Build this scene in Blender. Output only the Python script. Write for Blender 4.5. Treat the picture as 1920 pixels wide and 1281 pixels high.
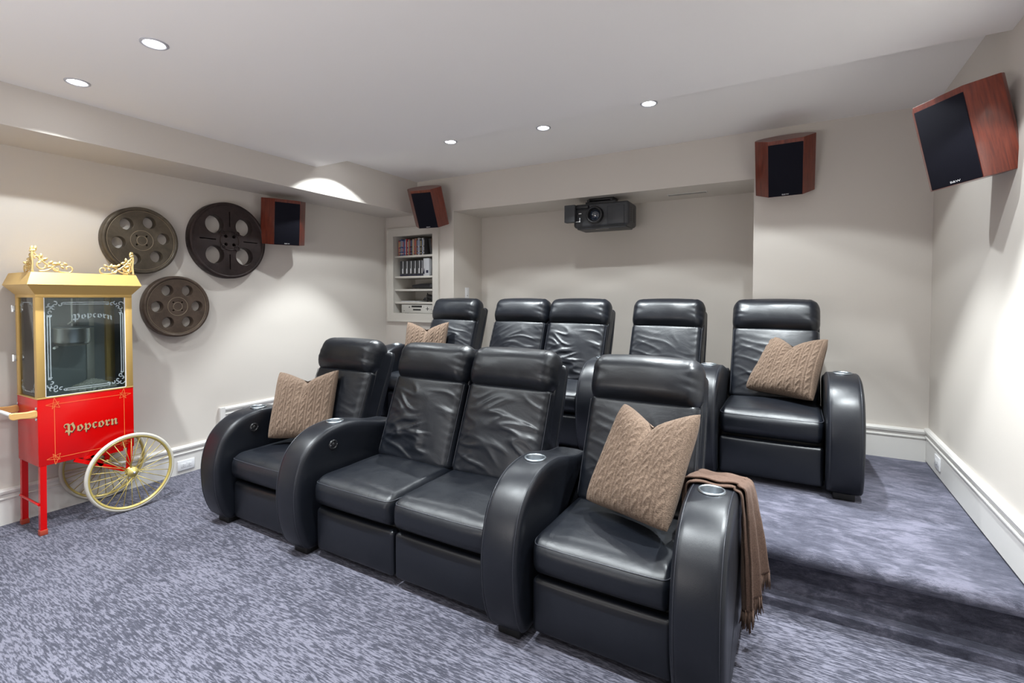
import bpy, bmesh, math, random
from math import sin, cos, pi, radians, exp, sqrt
from mathutils import Vector, Matrix, noise
random.seed(7)
D = bpy.data
for o in list(D.objects): D.objects.remove(o, do_unlink=True)
SC = bpy.context.scene
COL = SC.collection

# ------------------------------------------------------------------ camera
def camera():
    yaw, pitch, roll = radians(29.96), radians(-1.38), radians(0.06)
    fwd = Vector((-sin(yaw)*cos(pitch), cos(yaw)*cos(pitch), sin(pitch)))
    right = Vector((cos(yaw), sin(yaw), 0)); up = right.cross(fwd)
    r2 = right*cos(roll)+up*sin(roll); u2 = -right*sin(roll)+up*cos(roll)
    cd = D.cameras.new('camera'); co = D.objects.new('camera', cd); COL.objects.link(co)
    M = Matrix((r2, u2, -fwd)).transposed().to_4x4(); M.translation = (0, 0, 1.35)
    co.matrix_world = M
    cd.sensor_width = 36; cd.lens = 920.1/1920*36; cd.shift_y = (579.5-640.5)/1920
    cd.clip_start = .05
    SC.camera = co
camera()

# ------------------------------------------------------------------ world, exposure, lamps
W = D.worlds.new('world'); SC.world = W; W.use_nodes = True
W.node_tree.nodes['Background'].inputs[0].default_value = (1, .94, .90, 1)
W.node_tree.nodes['Background'].inputs[1].default_value = .15
vs = SC.view_settings
vs.view_transform = 'Standard'; vs.look = 'None'; vs.gamma = 1; vs.use_curve_mapping = False
vs.exposure = 0.06
# added fill light, unseen behind the camera, aimed up to brighten the ceiling
fl = D.lights.new('ceiling_fill', 'AREA'); fl.shape = 'RECTANGLE'; fl.size = 1.6; fl.size_y = .8; fl.energy = 46; fl.color = (1, .955, .93)
fo = D.objects.new('ceiling_fill', fl); COL.objects.link(fo); fo.location = (-1.5, -1.1, .9); fo.rotation_euler = (radians(180-28), 0, 0)
LAMP_WIDE, LAMP_NARROW = 40, 128
ZL, ZH, ZS = 2.465, 2.597, 2.245       # low ceiling, raised ceiling, soffit underside
XL, XR, YB, YN = -4.043, .77, 4.135, 4.66
ZP, YE = .27, 2.40                     # platform level and its edge
YO = -1.9

# ------------------------------------------------------------------ material helpers
def mat(name, color, rough=.5, metal=0, spec=.5, emit=None, es=0, coat=0, alpha=None, trans=0, sheen=0, ior=None):
    m = D.materials.new(name); m.use_nodes = True
    b = m.node_tree.nodes['Principled BSDF']
    b.inputs['Base Color'].default_value = (*color, 1); b.inputs['Roughness'].default_value = rough
    b.inputs['Metallic'].default_value = metal; b.inputs['Specular IOR Level'].default_value = spec
    b.inputs['Coat Weight'].default_value = coat; b.inputs['Transmission Weight'].default_value = trans
    b.inputs['Sheen Weight'].default_value = sheen
    if ior: b.inputs['IOR'].default_value = ior
    if emit: b.inputs['Emission Color'].default_value = (*emit, 1); b.inputs['Emission Strength'].default_value = es
    if alpha is not None: b.inputs['Alpha'].default_value = alpha
    return m
def nd(m, t, **k):
    n = m.node_tree.nodes.new(t)
    for a, v in k.items(): setattr(n, a, v)
    return n
def lk(m, a, b): m.node_tree.links.new(a, b)
def coords(m, scale=(1, 1, 1), rot=(0, 0, 0)):
    t = nd(m, 'ShaderNodeTexCoord'); p = nd(m, 'ShaderNodeMapping')
    p.inputs['Scale'].default_value = scale; p.inputs['Rotation'].default_value = rot
    lk(m, t.outputs['Object'], p.inputs[0]); return p.outputs[0]
def noisen(m, vec, scale, detail=3, rough=.5, dist=0):
    n = nd(m, 'ShaderNodeTexNoise'); n.inputs['Scale'].default_value = scale; n.inputs['Detail'].default_value = detail
    n.inputs['Roughness'].default_value = rough; n.inputs['Distortion'].default_value = dist
    lk(m, vec, n.inputs['Vector']); return n.outputs[0]
def ramp(m, fac, stops):
    r = nd(m, 'ShaderNodeValToRGB'); e = r.color_ramp.elements
    while len(e) < len(stops): e.new(.5)
    for i, (p, c) in enumerate(stops): e[i].position = p; e[i].color = (*c, 1) if len(c) == 3 else c
    lk(m, fac, r.inputs[0]); return r.outputs[0]
def bump(m, h, strength, dist, prev=None):
    b = nd(m, 'ShaderNodeBump'); b.inputs['Strength'].default_value = strength; b.inputs['Distance'].default_value = dist
    lk(m, h, b.inputs['Height'])
    if prev is not None: lk(m, prev, b.inputs['Normal'])
    return b.outputs[0]
def bsdf(m): return m.node_tree.nodes['Principled BSDF']
def setn(m, n): lk(m, n, bsdf(m).inputs['Normal'])
def setc(m, c): lk(m, c, bsdf(m).inputs['Base Color'])

M = {}
m = M['paint'] = mat('wall paint', (.645, .60, .55), .75, spec=.25)
setn(m, bump(m, noisen(m, coords(m), 260, 3), .12, .002))
m = M['ceil'] = mat('ceiling paint', (.90, .875, .86), .8, spec=.25)
setn(m, bump(m, noisen(m, coords(m), 220, 3), .1, .002))
M['trim'] = mat('trim paint', (.72, .70, .67), .38, spec=.45)
M['cab'] = mat('cabinet paint', (.62, .59, .54), .45)
M['plate'] = mat('white plastic', (.82, .82, .84), .3)
M['dark'] = mat('dark slot', (.02, .02, .022), .6)

def carpet():
    m = mat('carpet', (.1, .1, .15), .95, spec=.15, sheen=.25)
    bsdf(m).inputs['Sheen Tint'].default_value = (.75, .78, 1, 1)
    v = coords(m, (1, 1, 1))
    wob = noisen(m, v, 6, 3)
    mp = nd(m, 'ShaderNodeMapping'); mp.inputs['Scale'].default_value = (28, 185, 185); lk(m, v, mp.inputs[0])
    add = nd(m, 'ShaderNodeVectorMath', operation='ADD'); lk(m, mp.outputs[0], add.inputs[0])
    sc = nd(m, 'ShaderNodeVectorMath', operation='SCALE'); lk(m, wob, sc.inputs[0]); sc.inputs['Scale'].default_value = 1.2
    lk(m, sc.outputs[0], add.inputs[1])
    st = noisen(m, add.outputs[0], 1, 2.5, .6)
    big = noisen(m, v, 1.7, 4, .6)
    mid = noisen(m, v, 7, 4, .65, .6)
    ad = nd(m, 'ShaderNodeMath', operation='MULTIPLY_ADD'); lk(m, big, ad.inputs[0]); ad.inputs[1].default_value = .26; lk(m, st, ad.inputs[2])
    ad2 = nd(m, 'ShaderNodeMath', operation='MULTIPLY_ADD'); lk(m, mid, ad2.inputs[0]); ad2.inputs[1].default_value = .16; lk(m, ad.outputs[0], ad2.inputs[2])
    c = ramp(m, ad2.outputs[0], [(.61, (.032, .032, .044)), (.70, (.066, .065, .085)), (.79, (.160, .156, .194))])
    setc(m, c)
    fine = noisen(m, v, 330, 3, .7)
    n1 = bump(m, st, .4, .003); setn(m, bump(m, fine, .8, .004, n1))
    return m
M['carpet'] = carpet()
def plush():
    m = mat('platform carpet', (.1, .1, .15), .95, spec=.12, sheen=.35)
    bsdf(m).inputs['Sheen Tint'].default_value = (.75, .78, 1, 1)
    v = coords(m); v2 = coords(m, (30, 120, 120))
    st = noisen(m, v2, 1, 3, .6); big = noisen(m, v, 3.0, 5, .62, .5); mid = noisen(m, coords(m, (4, 8, 8)), 2.4, 6, .75, .5)
    a = nd(m, 'ShaderNodeMath', operation='MULTIPLY_ADD'); lk(m, big, a.inputs[0]); a.inputs[1].default_value = .8; lk(m, mid, a.inputs[2])
    b = nd(m, 'ShaderNodeMath', operation='MULTIPLY_ADD'); lk(m, st, b.inputs[0]); b.inputs[1].default_value = .35; lk(m, a.outputs[0], b.inputs[2])
    setc(m, ramp(m, b.outputs[0], [(.82, (.026, .026, .038)), (1.0, (.064, .063, .084)), (1.22, (.155, .15, .192))]))
    rm = m.node_tree.nodes[-1]
    fine = noisen(m, v, 300, 3, .7)
    n1 = bump(m, st, .3, .008); setn(m, bump(m, fine, .8, .005, n1))
    return m
M['plush'] = plush()
# colour ramps only read 0..1: rescale the platform's sum first
def fix_plush():
    m = M['plush']; nt = m.node_tree
    r = [n for n in nt.nodes if n.type == 'VALTORGB'][0]
    src = r.inputs[0].links[0].from_socket
    mul = nd(m, 'ShaderNodeMath', operation='MULTIPLY'); mul.inputs[1].default_value = .5
    lk(m, src, mul.inputs[0]); lk(m, mul.outputs[0], r.inputs[0])
    for e, p in zip(r.color_ramp.elements, (.43, .53, .63)): e.position = p
fix_plush()

def leather(name, c, wr):
    m = mat(name, c, .34, spec=.5)
    v = coords(m)
    vo = nd(m, 'ShaderNodeTexVoronoi'); vo.inputs['Scale'].default_value = 420; lk(m, v, vo.inputs['Vector'])
    big = noisen(m, coords(m, (1, 1, 1)), 9, 4, .6, .8)
    n1 = bump(m, big, wr, .012)
    n2 = bump(m, noisen(m, v, 30, 2, .5, .6), wr*.3, .002, n1)
    setn(m, bump(m, vo.outputs['Distance'], .10, .0012, n2))
    r = ramp(m, noisen(m, v, 14, 4), [(.3, (.35,)*3), (.75, (.42,)*3)]); lk(m, r, bsdf(m).inputs['Roughness'])
    return m
M['leather'] = leather('black leather', (.0045, .0058, .0092), .16)
M['leather2'] = leather('black leather panel', (.005, .0062, .0098), .05)
M['pipe'] = mat('leather piping', (.03, .032, .04), .34)
M['foot'] = mat('black plastic foot', (.01, .01, .01), .5)
M['chrome'] = mat('brushed chrome', (.75, .78, .80), .22, 1)
M['cup'] = mat('satin steel cup', (.30, .33, .36), .38, 1)
M['button'] = mat('black plastic button', (.012, .012, .014), .3)
def knit():
    m = mat('brown knit wool', (.2, .14, .1), .95, spec=.12, sheen=.12)
    bsdf(m).inputs['Sheen Tint'].default_value = (1, .82, .7, 1)
    v = coords(m)
    c = ramp(m, noisen(m, v, 160, 4, .7), [(.3, (.085, .058, .042)), (.7, (.205, .145, .108))])
    setc(m, c)
    w = nd(m, 'ShaderNodeTexVoronoi'); w.inputs['Scale'].default_value = 230; lk(m, v, w.inputs['Vector'])
    n1 = bump(m, w.outputs['Distance'], .4, .003); setn(m, bump(m, noisen(m, v, 500, 3, .8), .5, .002, n1)); return m
M['knit'] = knit()
def throwm():
    m = mat('brown wool throw', (.16, .095, .07), .95, spec=.1, sheen=.12)
    bsdf(m).inputs['Sheen Tint'].default_value = (1, .8, .7, 1)
    v = coords(m)
    setc(m, ramp(m, noisen(m, v, 200, 4, .7), [(.3, (.070, .043, .032)), (.7, (.150, .093, .070))]))
    setn(m, bump(m, noisen(m, v, 420, 3, .8), .7, .002)); return m
M['throw'] = throwm()
def wood():
    m = mat('cherry veneer', (.25, .05, .025), .32, spec=.5, coat=.3)
    c = ramp(m, noisen(m, coords(m, (14, 14, 1.2)), 6, 5, .6, .6), [(.3, (.085, .013, .007)), (.7, (.20, .034, .015))]); setc(m, c)
    return m
M['wood'] = wood()
m = M['grille'] = mat('black speaker cloth', (.006, .006, .012), .85, spec=.2)
setn(m, bump(m, noisen(m, coords(m), 600, 2), .5, .001))
M['red'] = mat('red enamel', (.62, .001, .001), .26, spec=.35, coat=.15)
M['gold'] = mat('gold powder coat', (.66, .43, .14), .38, .35)
M['goldb'] = mat('bright gold casting', (.80, .60, .27), .36, .6)
M['goldw'] = mat('gold wheel paint', (.52, .41, .13), .35, .25)
M['tire'] = mat('grey white rubber', (.55, .52, .46), .6)
M['stripe'] = mat('orange pinstripe', (.85, .22, .06), .4)
M['letter'] = mat('gold lettering', (.48, .33, .16), .5)
M['letterd'] = mat('lettering shade', (.06, .005, .004), .6)
M['maple'] = mat('golden handle', (.76, .45, .16), .35, coat=.3)
def glassm():
    m = D.materials.new('clear glass'); m.use_nodes = True; nt = m.node_tree; nt.nodes.clear()
    o = nt.nodes.new('ShaderNodeOutputMaterial'); mx = nt.nodes.new('ShaderNodeMixShader')
    t = nt.nodes.new('ShaderNodeBsdfTransparent'); g = nt.nodes.new('ShaderNodeBsdfGlossy'); f = nt.nodes.new('ShaderNodeFresnel')
    t.inputs[0].default_value = (.86, .92, .92, 1); g.inputs['Roughness'].default_value = .02; f.inputs[0].default_value = 1.5
    nt.links.new(f.outputs[0], mx.inputs[0]); nt.links.new(t.outputs[0], mx.inputs[1]); nt.links.new(g.outputs[0], mx.inputs[2]); nt.links.new(mx.outputs[0], o.inputs[0])
    return m
M['glass'] = glassm()
M['etch'] = mat('frosted etching', (.62, .72, .76), .6, alpha=.5); M['etch2'] = mat('faint etching', (.62, .72, .76), .6, alpha=.30)
M['steel'] = mat('stainless steel', (.75, .74, .73), .36, .9)
M['greym'] = mat('grey sheet metal', (.33, .35, .37), .45, .1)
m = M['popcorn'] = mat('popcorn', (.82, .80, .74), .8)
def bronze(name, a, b, met=.35):
    m = mat(name, a, .5, met)
    v = coords(m)
    setc(m, ramp(m, noisen(m, v, 9, 6, .7, .5), [(.3, a), (.7, b)]))
    lk(m, ramp(m, noisen(m, v, 20, 4), [(.3, (.35,)*3), (.7, (.65,)*3)]), bsdf(m).inputs['Roughness'])
    setn(m, bump(m, noisen(m, v, 60, 4), .15, .002)); return m
M['bronze'] = bronze('aged bronze', (.060, .047, .033), (.13, .105, .075))
M['bronze2'] = bronze('brown aged metal', (.060, .040, .030), (.12, .085, .062))
M['iron'] = bronze('dark patinated metal', (.016, .010, .010), (.045, .028, .026))
M['groove'] = mat('worn bright edge', (.30, .24, .17), .45, .5)
M['proj'] = mat('projector casing', (.035, .037, .042), .45)
M['projd'] = mat('projector dark', (.008, .008, .01), .4)
M['lens'] = mat('lens glass', (.01, .02, .04), .05, spec=1, coat=1)
M['silver'] = mat('silver faceplate', (.60, .59, .56), .35, .3)
M['emit'] = mat('lamp lens', (1, 1, 1), .5, emit=(.93, .96, 1), es=30)
M['ringg'] = mat('lamp trim', (.5, .5, .54), .35)

# ------------------------------------------------------------------ mesh helpers
def mk(name, vf, m, parent=None, smooth=True, loc=None, kind=None):
    if isinstance(vf, bpy.types.Mesh): me = vf
    else:
        me = D.meshes.new(name); me.from_pydata([tuple(v) for v in vf[0]], [], vf[1]); me.update()
        if m is not None: me.materials.append(M[m])
        if smooth:
            me.polygons.foreach_set('use_smooth', [True]*len(me.polygons))
            if smooth == 'auto': me.set_sharp_from_angle(angle=radians(35))
    o = D.objects.new(name, me); COL.objects.link(o)
    if parent: o.parent = parent
    if loc: o.location = loc
    if kind: o['kind'] = kind
    return o
def thing(name, label, cat, loc=(0, 0, 0), rz=0, group=None):
    o = D.objects.new(name, None); COL.objects.link(o); o.location = loc; o.rotation_euler = (0, 0, rz)
    o.empty_display_size = .05; o['label'] = label; o['category'] = cat
    if group: o['group'] = group
    return o
def tag(o, label, cat, group=None):
    o['label'] = label; o['category'] = cat
    if group: o['group'] = group
    return o
def struct(name, vf, m, smooth=False, parent=None):
    o = mk(name, vf, m, parent, smooth); o['kind'] = 'structure'; return o
def join(*parts):
    V, F = [], []
    for v, f in parts:
        b = len(V); V += list(v); F += [tuple(i+b for i in q) for q in f]
    return V, F
def xf(vf, mtx):
    return [mtx @ Vector(v) for v in vf[0]], vf[1]
def mv(vf, d): return [(v[0]+d[0], v[1]+d[1], v[2]+d[2]) for v in vf[0]], vf[1]
def box(a, b):
    x0, y0, z0 = a; x1, y1, z1 = b
    v = [(x0, y0, z0), (x1, y0, z0), (x1, y1, z0), (x0, y1, z0), (x0, y0, z1), (x1, y0, z1), (x1, y1, z1), (x0, y1, z1)]
    return v, [(0, 3, 2, 1), (4, 5, 6, 7), (0, 1, 5, 4), (1, 2, 6, 5), (2, 3, 7, 6), (3, 0, 4, 7)]
def quad(*p): return list(p), [tuple(range(len(p)))]
def bbox(a, b, r=.004, s=2):
    """bevelled box"""
    bm = bmesh.new(); v, f = box(a, b)
    vv = [bm.verts.new(p) for p in v]
    for q in f: bm.faces.new([vv[i] for i in q])
    bmesh.ops.bevel(bm, geom=bm.edges[:], offset=r, segments=s, affect='EDGES', profile=.5)
    return frombm(bm)
def frombm(bm):
    bm.verts.index_update(); r = [v.co.copy() for v in bm.verts], [tuple(v.index for v in f.verts) for f in bm.faces]; bm.free(); return r
def rbox(c, size, r, n=(8, 8, 8), k=4, fn=None):
    """soft rounded box on a regular cube grid; fn deforms each point"""
    rr = r if isinstance(r, (tuple, list)) else (r, r, r)
    ax = []
    for d in range(3):
        h = size[d]/2; q = rr[d]
        t = [-h+q*(i/k) for i in range(k)] + [-h+q+(2*h-2*q)*i/n[d] for i in range(n[d])] + [h-q+q*(i/k) for i in range(k+1)]
        ax.append(t)
    idx = {}; V = []; F = []
    N = [len(a)-1 for a in ax]
    def vert(i, j, l):
        key = (i, j, l)
        if key in idx: return idx[key]
        p = [ax[0][i], ax[1][j], ax[2][l]]; inn = []; dv = []
        for d in range(3):
            h = size[d]/2-rr[d]; c0 = max(-h, min(h, p[d])); inn.append(c0); dv.append((p[d]-c0)/rr[d])
        L = sqrt(sum(t*t for t in dv)) or 1
        p = [inn[d]+rr[d]*dv[d]/L for d in range(3)]
        if fn: p = fn(p[0], p[1], p[2])
        idx[key] = len(V); V.append((p[0]+c[0], p[1]+c[1], p[2]+c[2])); return idx[key]
    for d in range(3):
        a, b = [(1, 2), (2, 0), (0, 1)][d]
        for s in (0, N[d]):
            for i in range(N[a]):
                for j in range(N[b]):
                    ks = []
                    for (u, w) in ((i, j), (i+1, j), (i+1, j+1), (i, j+1)):
                        kk = [0, 0, 0]; kk[d] = s; kk[a] = u; kk[b] = w; ks.append(vert(*kk))
                    if s == 0: ks.reverse()
                    F.append(tuple(ks))
    return V, F
def tube(pts, r, seg=8, closed=False, cap=True, flat=None):
    pts = [Vector(p) for p in pts]; n = len(pts); V = []; F = []
    T = []
    for i in range(n):
        a = pts[(i-1) % n] if closed or i > 0 else pts[i]; b = pts[(i+1) % n] if closed or i < n-1 else pts[i]
        T.append((b-a).normalized())
    up = Vector((0, 0, 1)) if abs(T[0].z) < .9 else Vector((1, 0, 0))
    N0 = T[0].cross(up).normalized()
    for i in range(n):
        N0 = (N0-T[i]*N0.dot(T[i])).normalized(); B = T[i].cross(N0)
        R = r[i] if isinstance(r, (list, tuple)) else r
        for s in range(seg):
            a = 2*pi*s/seg; V.append(pts[i]+N0*cos(a)*R+B*sin(a)*R)
    m = n if closed else n-1
    for i in range(m):
        for s in range(seg):
            F.append((i*seg+s, i*seg+(s+1) % seg, ((i+1) % n)*seg+(s+1) % seg, ((i+1) % n)*seg+s))
    if cap and not closed:
        F.append(tuple(range(seg))[::-1]); F.append(tuple((n-1)*seg+s for s in range(seg)))
    return V, F
def lathe(prof, seg=32, axis='z', closed=False):
    V = []; F = []; n = len(prof)
    for s in range(seg):
        a = 2*pi*s/seg
        for r, z in prof:
            p = (r*cos(a), r*sin(a), z)
            V.append(p if axis == 'z' else ((z, r*cos(a), r*sin(a)) if axis == 'x' else (r*sin(a), z, r*cos(a))))
    for s in range(seg):
        t = (s+1) % seg
        for i in range(n if closed else n-1):
            j = (i+1) % n
            F.append((s*n+i, t*n+i, t*n+j, s*n+j))
    return V, F
def prism(poly, z0, z1):
    n = len(poly)
    V = [(x, y, z0) for x, y in poly]+[(x, y, z1) for x, y in poly]
    F = [tuple(range(n))[::-1], tuple(range(n, 2*n))]+[(i, (i+1) % n, n+(i+1) % n, n+i) for i in range(n)]
    return V, F
def curve2d(splines, depth, bev=0, res=1):
    """flat shape with holes: first outline, then holes; returned centred on z"""
    cu = D.curves.new('tmp', 'CURVE'); cu.dimensions = '2D'; cu.fill_mode = 'BOTH'; cu.extrude = depth/2-bev; cu.bevel_depth = bev; cu.bevel_resolution = res
    for pts in splines:
        s = cu.splines.new('POLY'); s.points.add(len(pts)-1); s.use_cyclic_u = True
        for i, p in enumerate(pts): s.points[i].co = (p[0], p[1], 0, 1)
    o = D.objects.new('tmp', cu); me = D.meshes.new_from_object(o); D.objects.remove(o); D.curves.remove(cu)
    r = [v.co.copy() for v in me.vertices], [tuple(p.vertices) for p in me.polygons]; D.meshes.remove(me); return r
def circ(cx, cy, r, n=32, a0=0): return [(cx+r*cos(a0+2*pi*i/n), cy+r*sin(a0+2*pi*i/n)) for i in range(n)]
def catmull(P, n=6, closed=False):
    out = []; L = len(P)
    rng = range(L if closed else L-1)
    for i in rng:
        p0 = P[(i-1) % L] if closed or i > 0 else P[0]; p1 = P[i]; p2 = P[(i+1) % L]; p3 = P[(i+2) % L] if closed or i+2 < L else P[-1]
        for k in range(n):
            t = k/n
            out.append(tuple(.5*((2*p1[d])+(-p0[d]+p2[d])*t+(2*p0[d]-5*p1[d]+4*p2[d]-p3[d])*t*t+(-p0[d]+3*p1[d]-3*p2[d]+p3[d])*t**3) for d in range(len(p1))))
    if not closed: out.append(tuple(P[-1]))
    return out
def text2d(s, size, depth):
    cu = D.curves.new('t', 'FONT'); cu.body = s; cu.size = size; cu.extrude = 0; cu.align_x = 'CENTER'
    o = D.objects.new('t', cu); me = D.meshes.new_from_object(o); D.objects.remove(o); D.curves.remove(cu)
    r = [v.co.copy() for v in me.vertices], [tuple(p.vertices) for p in me.polygons]; D.meshes.remove(me); return r
def ridge(x): return 1-abs(x)

# ------------------------------------------------------------------ the room
struct('floor', quad((XL, YO, 0), (XR, YO, 0), (XR, YE+.03, 0), (XL, YE+.03, 0)), 'carpet')
nose = [(YB, ZP), (YE+.06, ZP), (YE+.03, ZP-.001), (YE+.008, ZP-.009), (YE-.006, ZP-.024), (YE-.010, ZP-.040), (YE-.004, ZP-.055), (YE+.014, ZP-.066), (YE+.045, ZP-.070), (YE+.056, ZP-.082), (YE+.056, .062), (YE+.050, .052), (YE+.008, .048), (YE, .038), (YE, 0)]
nose = nose[:1]+catmull(nose[1:11], 3)[:-1]+nose[10:]
def strip(prof, xs):
    n = len(prof); V = [(x, y, z) for x in xs for y, z in prof]
    return V, [(i*n+j, (i+1)*n+j, (i+1)*n+j+1, i*n+j+1) for i in range(len(xs)-1) for j in range(n-1)]
struct('raised_floor', strip(nose, [XL+(XR-XL)*i/20 for i in range(21)]), 'plush', smooth='auto')
struct('wall_left', quad((XL, YO, 0), (XL, YB, 0), (XL, YB, ZS), (XL, YO, ZS)), 'paint')
struct('wall_right', quad((XR, YO, 0), (XR, YB, 0), (XR, YB, ZH), (XR, YO, ZH)), 'paint')
XS = -3.575   # soffit face
struct('trim_1', join(quad((XL, YO, ZS), (XL, YB, ZS), (XS, YB, ZS), (XS, YO, ZS)), quad((XS, YO, ZS), (XS, YB, ZS), (XS, YB, ZH), (XS, YO, ZH))), 'paint')
YD = 2.835    # end of the dropped ceiling
struct('ceiling', join(quad((XS, YO, ZL), (XS, YD, ZL), (XR, YD, ZL), (XR, YO, ZL)), quad((XS, YD, ZL), (XS, YD, ZH), (XR, YD, ZH), (XR, YD, ZL)),
                       quad((XS, YD, ZH), (XS, YB, ZH), (XR, YB, ZH), (XR, YD, ZH))), 'ceil')
NX0, NX1, ZN = -3.085, -.278, 2.243     # niche
CX0, CX1, CZ0, CZ1 = -3.918, -3.35, 1.168, 2.028  # shelf opening
struct('wall_back', join(
    quad((XL, YB, 0), (CX0, YB, 0), (CX0, YB, ZS), (XL, YB, ZS)), quad((CX0, YB, 0), (CX1, YB, 0), (CX1, YB, CZ0), (CX0, YB, CZ0)),
    quad((CX0, YB, CZ1), (CX1, YB, CZ1), (CX1, YB, ZS), (CX0, YB, ZS)), quad((CX1, YB, 0), (NX0, YB, 0), (NX0, YB, ZS), (CX1, YB, ZS)),
    quad((XL, YB, ZS), (NX0, YB, ZS), (NX0, YB, ZH), (XL, YB, ZH)),
    quad((NX0, YB, ZN), (NX1, YB, ZN), (NX1, YB, ZH), (NX0, YB, ZH)), quad((NX1, YB, 0), (XR, YB, 0), (XR, YB, ZH), (NX1, YB, ZH)),
    quad((NX0, YB, 0), (NX0, YN, 0), (NX0, YN, ZN), (NX0, YB, ZN)), quad((NX1, YB, 0), (NX1, YN, 0), (NX1, YN, ZN), (NX1, YB, ZN)),
    quad((NX0, YN, 0), (NX1, YN, 0), (NX1, YN, ZN), (NX0, YN, ZN)), quad((NX0, YB, ZN), (NX1, YB, ZN), (NX1, YN, ZN), (NX0, YN, ZN)),
    quad((NX0, YB, ZP), (NX1, YB, ZP), (NX1, YN, ZP), (NX0, YN, ZP))), 'paint')
# baseboards: moulded profile (out from wall, height)
BP = [(.016, 0), (.016, .150), (.022, .153), (.022, .160), (.014, .163), (.014, .182), (.024, .186), (.026, .200), (.020, .210), (.0, .213)]
def bboard(name, p0, p1, nrm, z0):
    V = [(p[0]+nrm[0]*a, p[1]+nrm[1]*a, z0+h) for p in (p0, p1) for a, h in BP]; n = len(BP)
    F = [(j, n+j, n+j+1, j+1) for j in range(n-1)]+[tuple(range(n)), tuple(range(n, 2*n))[::-1]]
    return struct(name, (V, F), 'trim')
bboard('baseboard_left', (XL, YO), (XL, 2.245), (1, 0), 0)
bboard('baseboard_left', (XL, 2.285), (XL, YB), (1, 0), .235)
struct('trim_2', join(box((XL, 2.245, 0), (XL+.026, 2.285, .448)), box((XL, 2.285, 0), (XL+.014, YE, .24))), 'trim')
bboard('baseboard_right', (XR, YO), (XR, YB), (-1, 0), ZP+.012)
struct('trim_3', box((XR-.016, YO, 0), (XR, YE+.1, ZP+.02)), 'trim')
bboard('baseboard_back', (NX1, YB), (XR-.01, YB), (0, -1), ZP)

# ------------------------------------------------------------------ ceiling lamps
ring = lathe([(.040, -.001), (.041, -.004), (.050, -.006), (.054, -.003), (.054, 0)], 40)
disc = lathe([(.0001, -.002), (.041, -.002)], 32)
ringm = discm = None
def downlight(x, y, z, label, group=None, wide=1, narrow=1):
    global ringm, discm
    if z == ZH: narrow = 1.45
    t = thing('recessed_downlight', label, 'ceiling light', (x, y, z), group=group)
    a = mk('trim_ring', ringm or ring, 'ringg', t); b = mk('lamp_lens', discm or disc, 'emit', t); ringm, discm = a.data, b.data
    for nm, size, e, bl in (('beam', 119, LAMP_WIDE*wide, .12), ('hot beam', 74, LAMP_NARROW*narrow, .35)):
        l = D.lights.new(nm, 'SPOT'); l.energy = e; l.spot_size = radians(size); l.spot_blend = bl; l.shadow_soft_size = .022
        l.color = (.91, .975, 1)
        lo = D.objects.new(nm, l); COL.objects.link(lo); lo.parent = t; lo.location = (0, 0, -.010)
    return t
DG = 'recessed downlights outside the picture'
downlight(-2.459, 1.108, ZL, 'round recessed ceiling light, largest and brightest one at upper left')
downlight(-3.245, 1.104, ZL, 'round recessed ceiling light nearest the left soffit, above the popcorn cart')
downlight(-2.41, 3.19, ZH, 'smallest ceiling light, nearest the corner speaker over the back row')
downlight(-1.62, 3.27, ZH, 'ceiling light in the middle of the three over the back row')
downlight(-.83, 3.20, ZH, 'ceiling light nearest the back wall speaker, over the back row')
for x, y, z, where in ((-3.25, 2.97, ZH, 'above the corner by the dark film reel'), (-.04, 2.98, ZH, 'over the back row right end seat'), (-1.67, 1.1, ZL, 'in front of the front row love seat'), (-.88, 1.1, ZL, 'in front of the front row right seat'), (-.10, 1.1, ZL, 'over the floor right of the camera'), (.43, 2.15, ZL, 'close to the right wall'), (-3.245, -.5, ZL, 'near the left wall behind the camera'), (-2.2, -.5, ZL, 'behind the camera left of centre'), (-1.1, -.5, ZL, 'behind the camera at centre'), (.1, -.5, ZL, 'behind the camera by the right wall')):
    k = .55 if y < 0 or (-.2 < x < 0 and z == ZL) else 1.0
    downlight(x, y, z, 'recessed ceiling light out of view '+where, DG, k, k*(1.9 if x > .4 else 1))

# ------------------------------------------------------------------ recliners
WS = .535     # seat width
def arm_profile():
    P = [(.05, .038), (-.012, .042), (-.050, .088), (-.080, .18), (-.091, .27), (-.091, .362), (-.074, .450), (-.040, .527), (.018, .588), (.095, .627), (.18, .643), (.25, .645), (.32, .638), (.42, .615), (.52, .592), (.62, .583)]
    C = catmull(P, 5)
    C += [(.635, .57), (.64, .5), (.64, .15), (.63, .048), (.60, .038), (.3, .038)]
    return C
def arm_mesh(w):
    C = arm_profile(); n = len(C); h = w/2
    N = []
    for i in range(n):
        a = Vector(C[i-1]); b = Vector(C[(i+1) % n]); t = (b-a).normalized(); N.append(Vector((-t.y, t.x)))
    # outward normal: left of travel direction is outside for this order
    cen = Vector((.3, .35))
    if sum((Vector(C[i])-cen).dot(N[i]) for i in range(n)) < 0: N = [-v for v in N]
    secs = [(-h+.000, -.060), (-h-.002, -.035), (-h+.001, -.014), (-h+.006, -.004), (-h+.012, .0005), (-h+.0145, -.0015), (-h+.017, .0005), (-h+.03, .0022), (-h*.4, .004), (0, .0045)]
    secs += [(-x, o) for x, o in secs[:-1]][::-1]
    V = []; F = []
    for x, o in secs:
        for i in range(n): V.append((x, C[i][0]+N[i].x*o, C[i][1]+N[i].y*o))
    for s in range(len(secs)-1):
        for i in range(n):
            j = (i+1) % n; F.append((s*n+i, s*n+j, (s+1)*n+j, (s+1)*n+i))
    F.append(tuple(range(n))[::-1]); F.append(tuple((len(secs)-1)*n+i for i in range(n)))
    return V, F
CUPY = .225
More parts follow.
